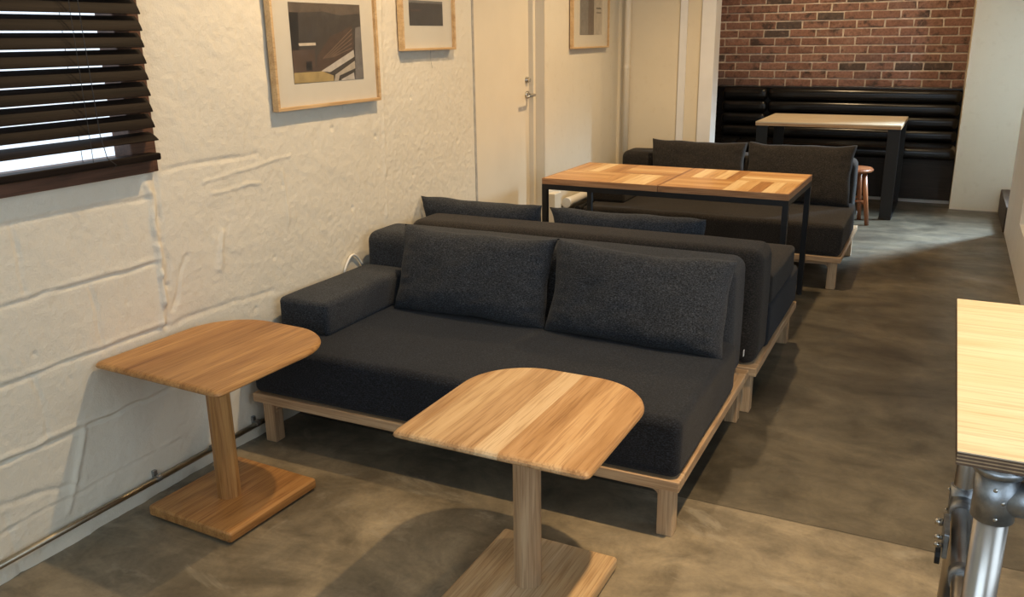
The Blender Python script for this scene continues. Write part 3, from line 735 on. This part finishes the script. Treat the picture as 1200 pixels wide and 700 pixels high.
# ------------------------------------------------------------------ plywood counter on scaffold pipes
def counter():
    X0, X1, Y0, Y1, H = 2.376, 3.15, 1.338, 2.196, .90
    t = thing('pipe_counter', 'plywood counter top on galvanised scaffold-pipe legs at the right edge', 'counter', (2.76, 1.77, 0))
    ox, oy = -2.76, -1.77
    top = obj('counter_top', bx(X0+ox, X1+ox, Y0+oy, Y1+oy, H-.002, H), M['ply'], t)
    z = H-.002
    for k in range(7):
        th = .0034 if k % 2 == 0 else .0022
        e = .0003 if k % 2 else 0
        obj('ply_layer', bx(X0+e+ox, X1-e+ox, Y0+e+oy, Y1-e+oy, z-th, z), M['ply_dark'] if k % 2 == 0 else M['ply_light'], top); z -= th
    zb = z
    px, py, r = 2.437, 1.37, .0243
    fx, fy, fr = 2.443, 2.12, .0215
    def part(name, a, b, rad, mat, par=None, n=28):
        bm = bmesh.new(); cyl(bm, (a[0]+ox, a[1]+oy, a[2]), (b[0]+ox, b[1]+oy, b[2]), rad, n=n)
        es = [e for e in bm.edges if any(len(f.verts) > 6 for f in e.link_faces)]
        bmesh.ops.bevel(bm, geom=es, offset=.0015, segments=2, affect='EDGES')
        o = obj(name, bm, mat, par or t)
        for p in o.data.polygons: p.use_smooth = len(p.vertices) == 4
        return o
    for (qx, qy, rr) in ((px, py, r), (3.09, py, r), (fx, fy, fr), (3.09, fy, fr)):
        pst = part('post', (qx, qy, .008), (qx, qy, zb), rr, M['steel'])
        part('foot_flange', (qx, qy, 0), (qx, qy, .008), rr+.02, M['galv'], pst)
        part('top_flange', (qx, qy, zb-.014), (qx, qy, zb), rr+.012, M['galv'], pst)
    for qx in (px, 3.09):
        tee = part('tee_fitting', (qx, py, .786), (qx, py, .862), .0305, M['galv'])
        s = 1 if qx == px else -1
        part('tee_arm', (qx+.01*s, py, .824), (qx+.075*s, py, .824), .0275, M['galv'], tee)
        for (dx, dz) in ((-.004, .846), (.010, .826), (.002, .798)):
            a = math.atan2(-1, dx*30)
            d = Vector((math.cos(a), math.sin(a), 0)); p = Vector((qx, py, dz))
            part('set_screw', p+d*.029, p+d*.0335, .0032, M['chrome'], tee, 10)
    part('cross_rail', (px+.02, py, .824), (3.08, py, .824), .0215, M['galv'])
    part('cross_rail', (fx+.02, fy, .60), (3.08, fy, .60), .0215, M['galv'])
    for qx in (fx, 3.09):
        col = part('tee_fitting', (qx, fy, .385), (qx, fy, .462), .0275, M['galv'])
        part('tee_arm', (qx, fy-.015, .42), (qx, fy-.075, .42), .0275, M['galv'], col)
        for dz in (.45, .395):
            part('set_screw', (qx-.027, fy-.005, dz), (qx-.033, fy-.006, dz), .0035, M['chrome'], col, 10)
        part('side_rail', (qx, py+.02, .42), (qx, fy-.02, .42), .0215, M['steel'])
        tf = part('tee_fitting', (qx, py+.0, .385), (qx, py+.0, .462), .0290, M['galv'])
        part('tee_arm', (qx, py+.015, .42), (qx, py+.075, .42), .0275, M['galv'], tf)
        part('pipe_collar', (qx, 1.80, .42), (qx, 1.765, .42), .0275, M['galv'])
    # little clamp bracket on the outside of the near side rail
    br = obj('clamp_bracket', bx(2.405+ox, 2.417+ox, 1.90+oy, 2.0+oy, .385, .445, .002), M['galv'], t)
    for (yy, zz, rad) in ((1.99, .425, .009), (1.93, .42, .006), (1.905, .415, .006)):
        part('bolt', (2.405, yy, zz), (2.388, yy, zz), rad, M['chrome'], br, 10)
    bm = bmesh.new(); cyl(bm, (2.392+ox, 1.875+oy, .405), (2.402+ox, 1.875+oy, .405), .018, n=10); obj('wing_knob', bm, M['rubber'], br)
    part('hanging_rod', (2.60, 1.90, .02), (2.60, 1.90, zb), .0125, M['galv'])
    return t
counter()

# ------------------------------------------------------------------ venetian blind
def blind():
    t = thing('venetian_blind', 'dark wooden venetian blind hanging over the window', 'blind', (.045, 1.45, 1.143))
    Y0, Y1 = .72, 1.987
    tips = [2.074-.0488*i for i in range(18)]           # outer lower edges, top to bottom
    tips = [z for z in tips if z > 1.23]+[1.205]
    def slat_mesh(tilt):
        bm = bmesh.new(); w = .050; n = 8; th = .0028
        A, B = [], []
        for k in range(n+1):
            s = -w/2+w*k/n; c = .0035*(1-(2*s/w)**2)
            for L, h in ((A, c+th/2), (B, c-th/2)):
                x = s*math.cos(tilt)+h*math.sin(tilt); z = -s*math.sin(tilt)+h*math.cos(tilt)
                L.append((x, z))
        out = A+B[::-1]
        bm2 = extrude_poly(out, Y0-1.45, Y1-1.45, 'y'); bm.free()
        return bm2
    me = None
    for i, z in enumerate(tips):
        last = i == len(tips)-1
        tilt = R(28) if last else R(58)
        h = .025*math.sin(tilt)
        if last or me is None:
            o = obj('slat', slat_mesh(tilt), M['blind'], t); me = o.data if not last else me
        else: o = obj('slat', me, None, t)
        o.location = (-.004, 0, z+h-1.143)
    obj('bottom_rail', bx(-.028, .022, Y0-1.45, Y1-1.45, 0, .022, .005, 3), M['blind'], t)
    obj('head_rail', bx(-.03, .03, Y0-1.45, Y1-1.45, .96, 1.0, .003), M['blind'], t)
    for y in (1.735, 1.0):
        for x in (-.024, .022):
            bm = bmesh.new(); tube(bm, [(x, y-1.45, .02), (x, y-1.45, .96)], .0009, 6); obj('ladder_cord', bm, M['cord'], t)
    bm = bmesh.new(); tube(bm, [(.030, 1.755-1.45, .96), (.032, 1.757-1.45, .4), (.030, 1.765-1.45, .10), (.034, 1.775-1.45, .03), (.038, 1.80-1.45, .008), (.040, 1.785-1.45, -.004)], .0012, 6)
    obj('pull_cord', bm, M['cord'], t)
    return t
blind()

# ------------------------------------------------------------------ framed pictures
def quad_mesh(polys, x, y0, z0, w, h):
    """flat print: coloured areas laid over one another; uv in 0..1"""
    me = bpy.data.meshes.new('print'); V = []; F = []; mi = []; mats = []
    for k, (mn, pts) in enumerate(polys):
        b = len(V); V += [(x+k*.00012, y0+u*w, z0+v*h) for u, v in pts]; F.append(tuple(range(b, b+len(pts))))
        if mn not in mats: mats.append(mn)
        mi.append(mats.index(mn))
    me.from_pydata(V, [], F)
    for m in mats: me.materials.append(M[m])
    me.polygons.foreach_set('material_index', mi); me.update(); return me
def picture(label, y0, y1, z0, z1, polys, pr, dep=.032, bar=.013, thread=False):
    """origin on the wall; frame bars, passepartout board, print and glass"""
    t = thing('picture_frame', label, 'picture', (.004, (y0+y1)/2, z0), 0, 'framed pictures on the left wall')
    w, h = y1-y0, z1-z0; hw = w/2
    obj('frame_bar', bx(0.004, dep, -hw, hw, 0, bar, .001, 1), M['frame_wood'], t); obj('frame_bar', bx(0.004, dep, -hw, hw, h-bar, h, .001, 1), M['frame_wood'], t)
    obj('frame_bar', bx(0.004, dep, -hw, -hw+bar, bar, h-bar, .001, 1), M['frame_wood'], t); obj('frame_bar', bx(0.004, dep, hw-bar, hw, bar, h-bar, .001, 1), M['frame_wood'], t)
    obj('passepartout', bx(0.006, .016, -hw+bar, hw-bar, bar, h-bar), M['mat'], t)
    py0, py1, pz0, pz1 = pr
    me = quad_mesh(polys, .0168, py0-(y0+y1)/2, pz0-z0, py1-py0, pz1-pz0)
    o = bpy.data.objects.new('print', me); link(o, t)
    obj('glass', bx(dep-.007, dep-.005, -hw+bar, hw-bar, bar, h-bar), M['glass'], t)
    if thread:
        bm = bmesh.new(); tube(bm, [(.010, .03, .0), (.008, .032, -.05), (.006, .045, -.085)], .0006, 5); obj('thread', bm, M['cord'], t)
    return t
# coordinates of the flat colour shapes in the first picture
def uvp(pts):      # from zoomed pixels on the first picture
    out = []
    TL, TR, BR, BL = (137, 22), (548, 25), (583, 462), (178, 498)
    for (x, y) in pts:
        v = 1-(y-23)/(455); u = .5
        for _ in range(6):
            xl = BL[0]+(TL[0]-BL[0])*v; xr = BR[0]+(TR[0]-BR[0])*v; u = (x-xl)/(xr-xl)
            yt = TL[1]+(TR[1]-TL[1])*u; yb = BL[1]+(BR[1]-BL[1])*u; v = 1-(y-yt)/(yb-yt)
        out.append((min(1, max(0, u)), min(1, max(0, v))))
    return out
full_q = [(0, 0), (1, 0), (1, 1), (0, 1)]
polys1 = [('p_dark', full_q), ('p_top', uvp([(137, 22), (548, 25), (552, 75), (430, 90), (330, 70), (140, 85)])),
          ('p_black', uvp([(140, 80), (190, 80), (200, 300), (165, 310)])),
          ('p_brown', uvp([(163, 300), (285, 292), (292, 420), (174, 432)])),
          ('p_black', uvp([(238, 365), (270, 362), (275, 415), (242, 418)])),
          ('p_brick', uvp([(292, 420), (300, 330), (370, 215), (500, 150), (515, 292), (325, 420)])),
          ('p_cream', uvp([(195, 258), (288, 252), (290, 268), (200, 274)])),
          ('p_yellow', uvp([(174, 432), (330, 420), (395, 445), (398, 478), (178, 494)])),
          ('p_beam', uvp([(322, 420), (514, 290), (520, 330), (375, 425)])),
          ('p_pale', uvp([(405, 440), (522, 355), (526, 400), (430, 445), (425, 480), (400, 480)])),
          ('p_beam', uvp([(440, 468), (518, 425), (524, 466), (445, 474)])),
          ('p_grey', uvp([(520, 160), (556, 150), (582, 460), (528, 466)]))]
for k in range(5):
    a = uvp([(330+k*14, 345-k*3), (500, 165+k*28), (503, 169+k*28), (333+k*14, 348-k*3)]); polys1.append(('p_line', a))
picture('large framed picture of flat colour shapes, nearest the blind', 2.592, 3.272, 1.243, 1.755, polys1, (2.712, 3.168, 1.340, 1.643))
polys2 = [('p_dark', full_q), ('p_grey', [(0, .9), (1, .9), (1, 1), (0, 1)]), ('p_brown', [(.05, .55), (.35, .58), (.35, .66), (.05, .64)])]
picture('small framed dark panorama print beside the ivory door', 3.470, 3.952, 1.449, 1.80, polys2, (3.552, 3.856, 1.562, 1.675), .034, .011, True)
polys3 = [('p_pale', full_q), ('p_grey', [(0, 0), (.36, 0), (.36, 1), (0, 1)]), ('p_brown', [(.36, 0), (.62, 0), (.62, 1), (.36, 1)]), ('p_dark', [(.72, .5), (.95, .5), (.95, .53), (.72, .53)]), ('p_dark', [(.72, .42), (.95, .42), (.95, .44), (.72, .44)])]
picture('framed print on the wall between the door and the room corner', 5.515, 6.205, 1.425, 1.96, polys3, (5.66, 6.08, 1.513, 1.86), .030, .011)

# ------------------------------------------------------------------ pipes, cable and small fittings on the left wall
t = thing('wall_conduit', 'thin steel conduit pipe running low along the left wall', 'pipe', (.022, 1.9, .07))
bm = bmesh.new(); cyl(bm, (0, -1.2, .006), (0, .55, -.006), .0105, n=16); obj('pipe', bm, M['conduit'], t, smooth=True)
for y in (-.066, .62-.2):
    bm = bmesh.new(); cyl(bm, (0, y-.01, 0), (0, y+.01, 0), .013, n=16); box(bm, -.022, -.010, y-.008, y+.008, -.005, .026, .001, 1)
    obj('saddle_clip', bm, M['galv'], t)
bm = bmesh.new(); cyl(bm, (0, .18, 0), (0, .22, 0), .0135, n=16); obj('coupling', bm, M['galv'], t)
bm = bmesh.new(); tube(bm, [(.012, 2.945+.14*k/12, .50+.088*math.sin(math.pi*(.08+.84*k/12))) for k in range(13)], .0055, 8)
tag(obj('white_cable', bm, M['white_plastic'], smooth=True), 'white cable looping up behind the nearest sofa armrest', 'cable')
t = thing('corner_pipe', 'cream painted pipe running up the room corner beyond the framed print', 'pipe', (.082, 6.468, 0))
bm = bmesh.new(); cyl(bm, (0, 0, 0), (0, 0, CEIL), .024, n=18); obj('pipe', bm, M['ivory'], t, smooth=True)
for z in (1.28, .5):
    bm = bmesh.new(); cyl(bm, (0, 0, z-.012), (0, 0, z+.012), .027, n=18); obj('collar', bm, M['ivory'], t)
t = thing('white_wall_pipe', 'short white pipe running along the left wall below the parquet table', 'pipe', (.05, 5.55, .40))
bm = bmesh.new(); cyl(bm, (0, -.17, .02), (0, .75, .02), .030, n=18); obj('pipe', bm, M['white_plastic'], t)
bm = bmesh.new(); cyl(bm, (0, -.185, .02), (0, -.15, .02), .034, n=18); obj('end_cap', bm, M['white_plastic'], t)
bm = bmesh.new(); cyl(bm, (.03, -.05, -.045), (.03, .75, -.045), .022, n=14); obj('dark_pipe', bm, M['rubber'], t)
o = obj('wall_box', bx(.004, .06, 5.15, 5.26, .27, .515, .004), M['ivory'])
tag(o, 'small cream box fixed low on the wall beside the ivory door', 'wall box')
bm = bmesh.new(); box(bm, 2.80, 2.88, 7.565, 8.445, 0, .20, .004)
o = obj('wooden_step', bm, M['dark_step']); tag(o, 'dark wooden kerb on the floor between cream wall and white partition', 'step')
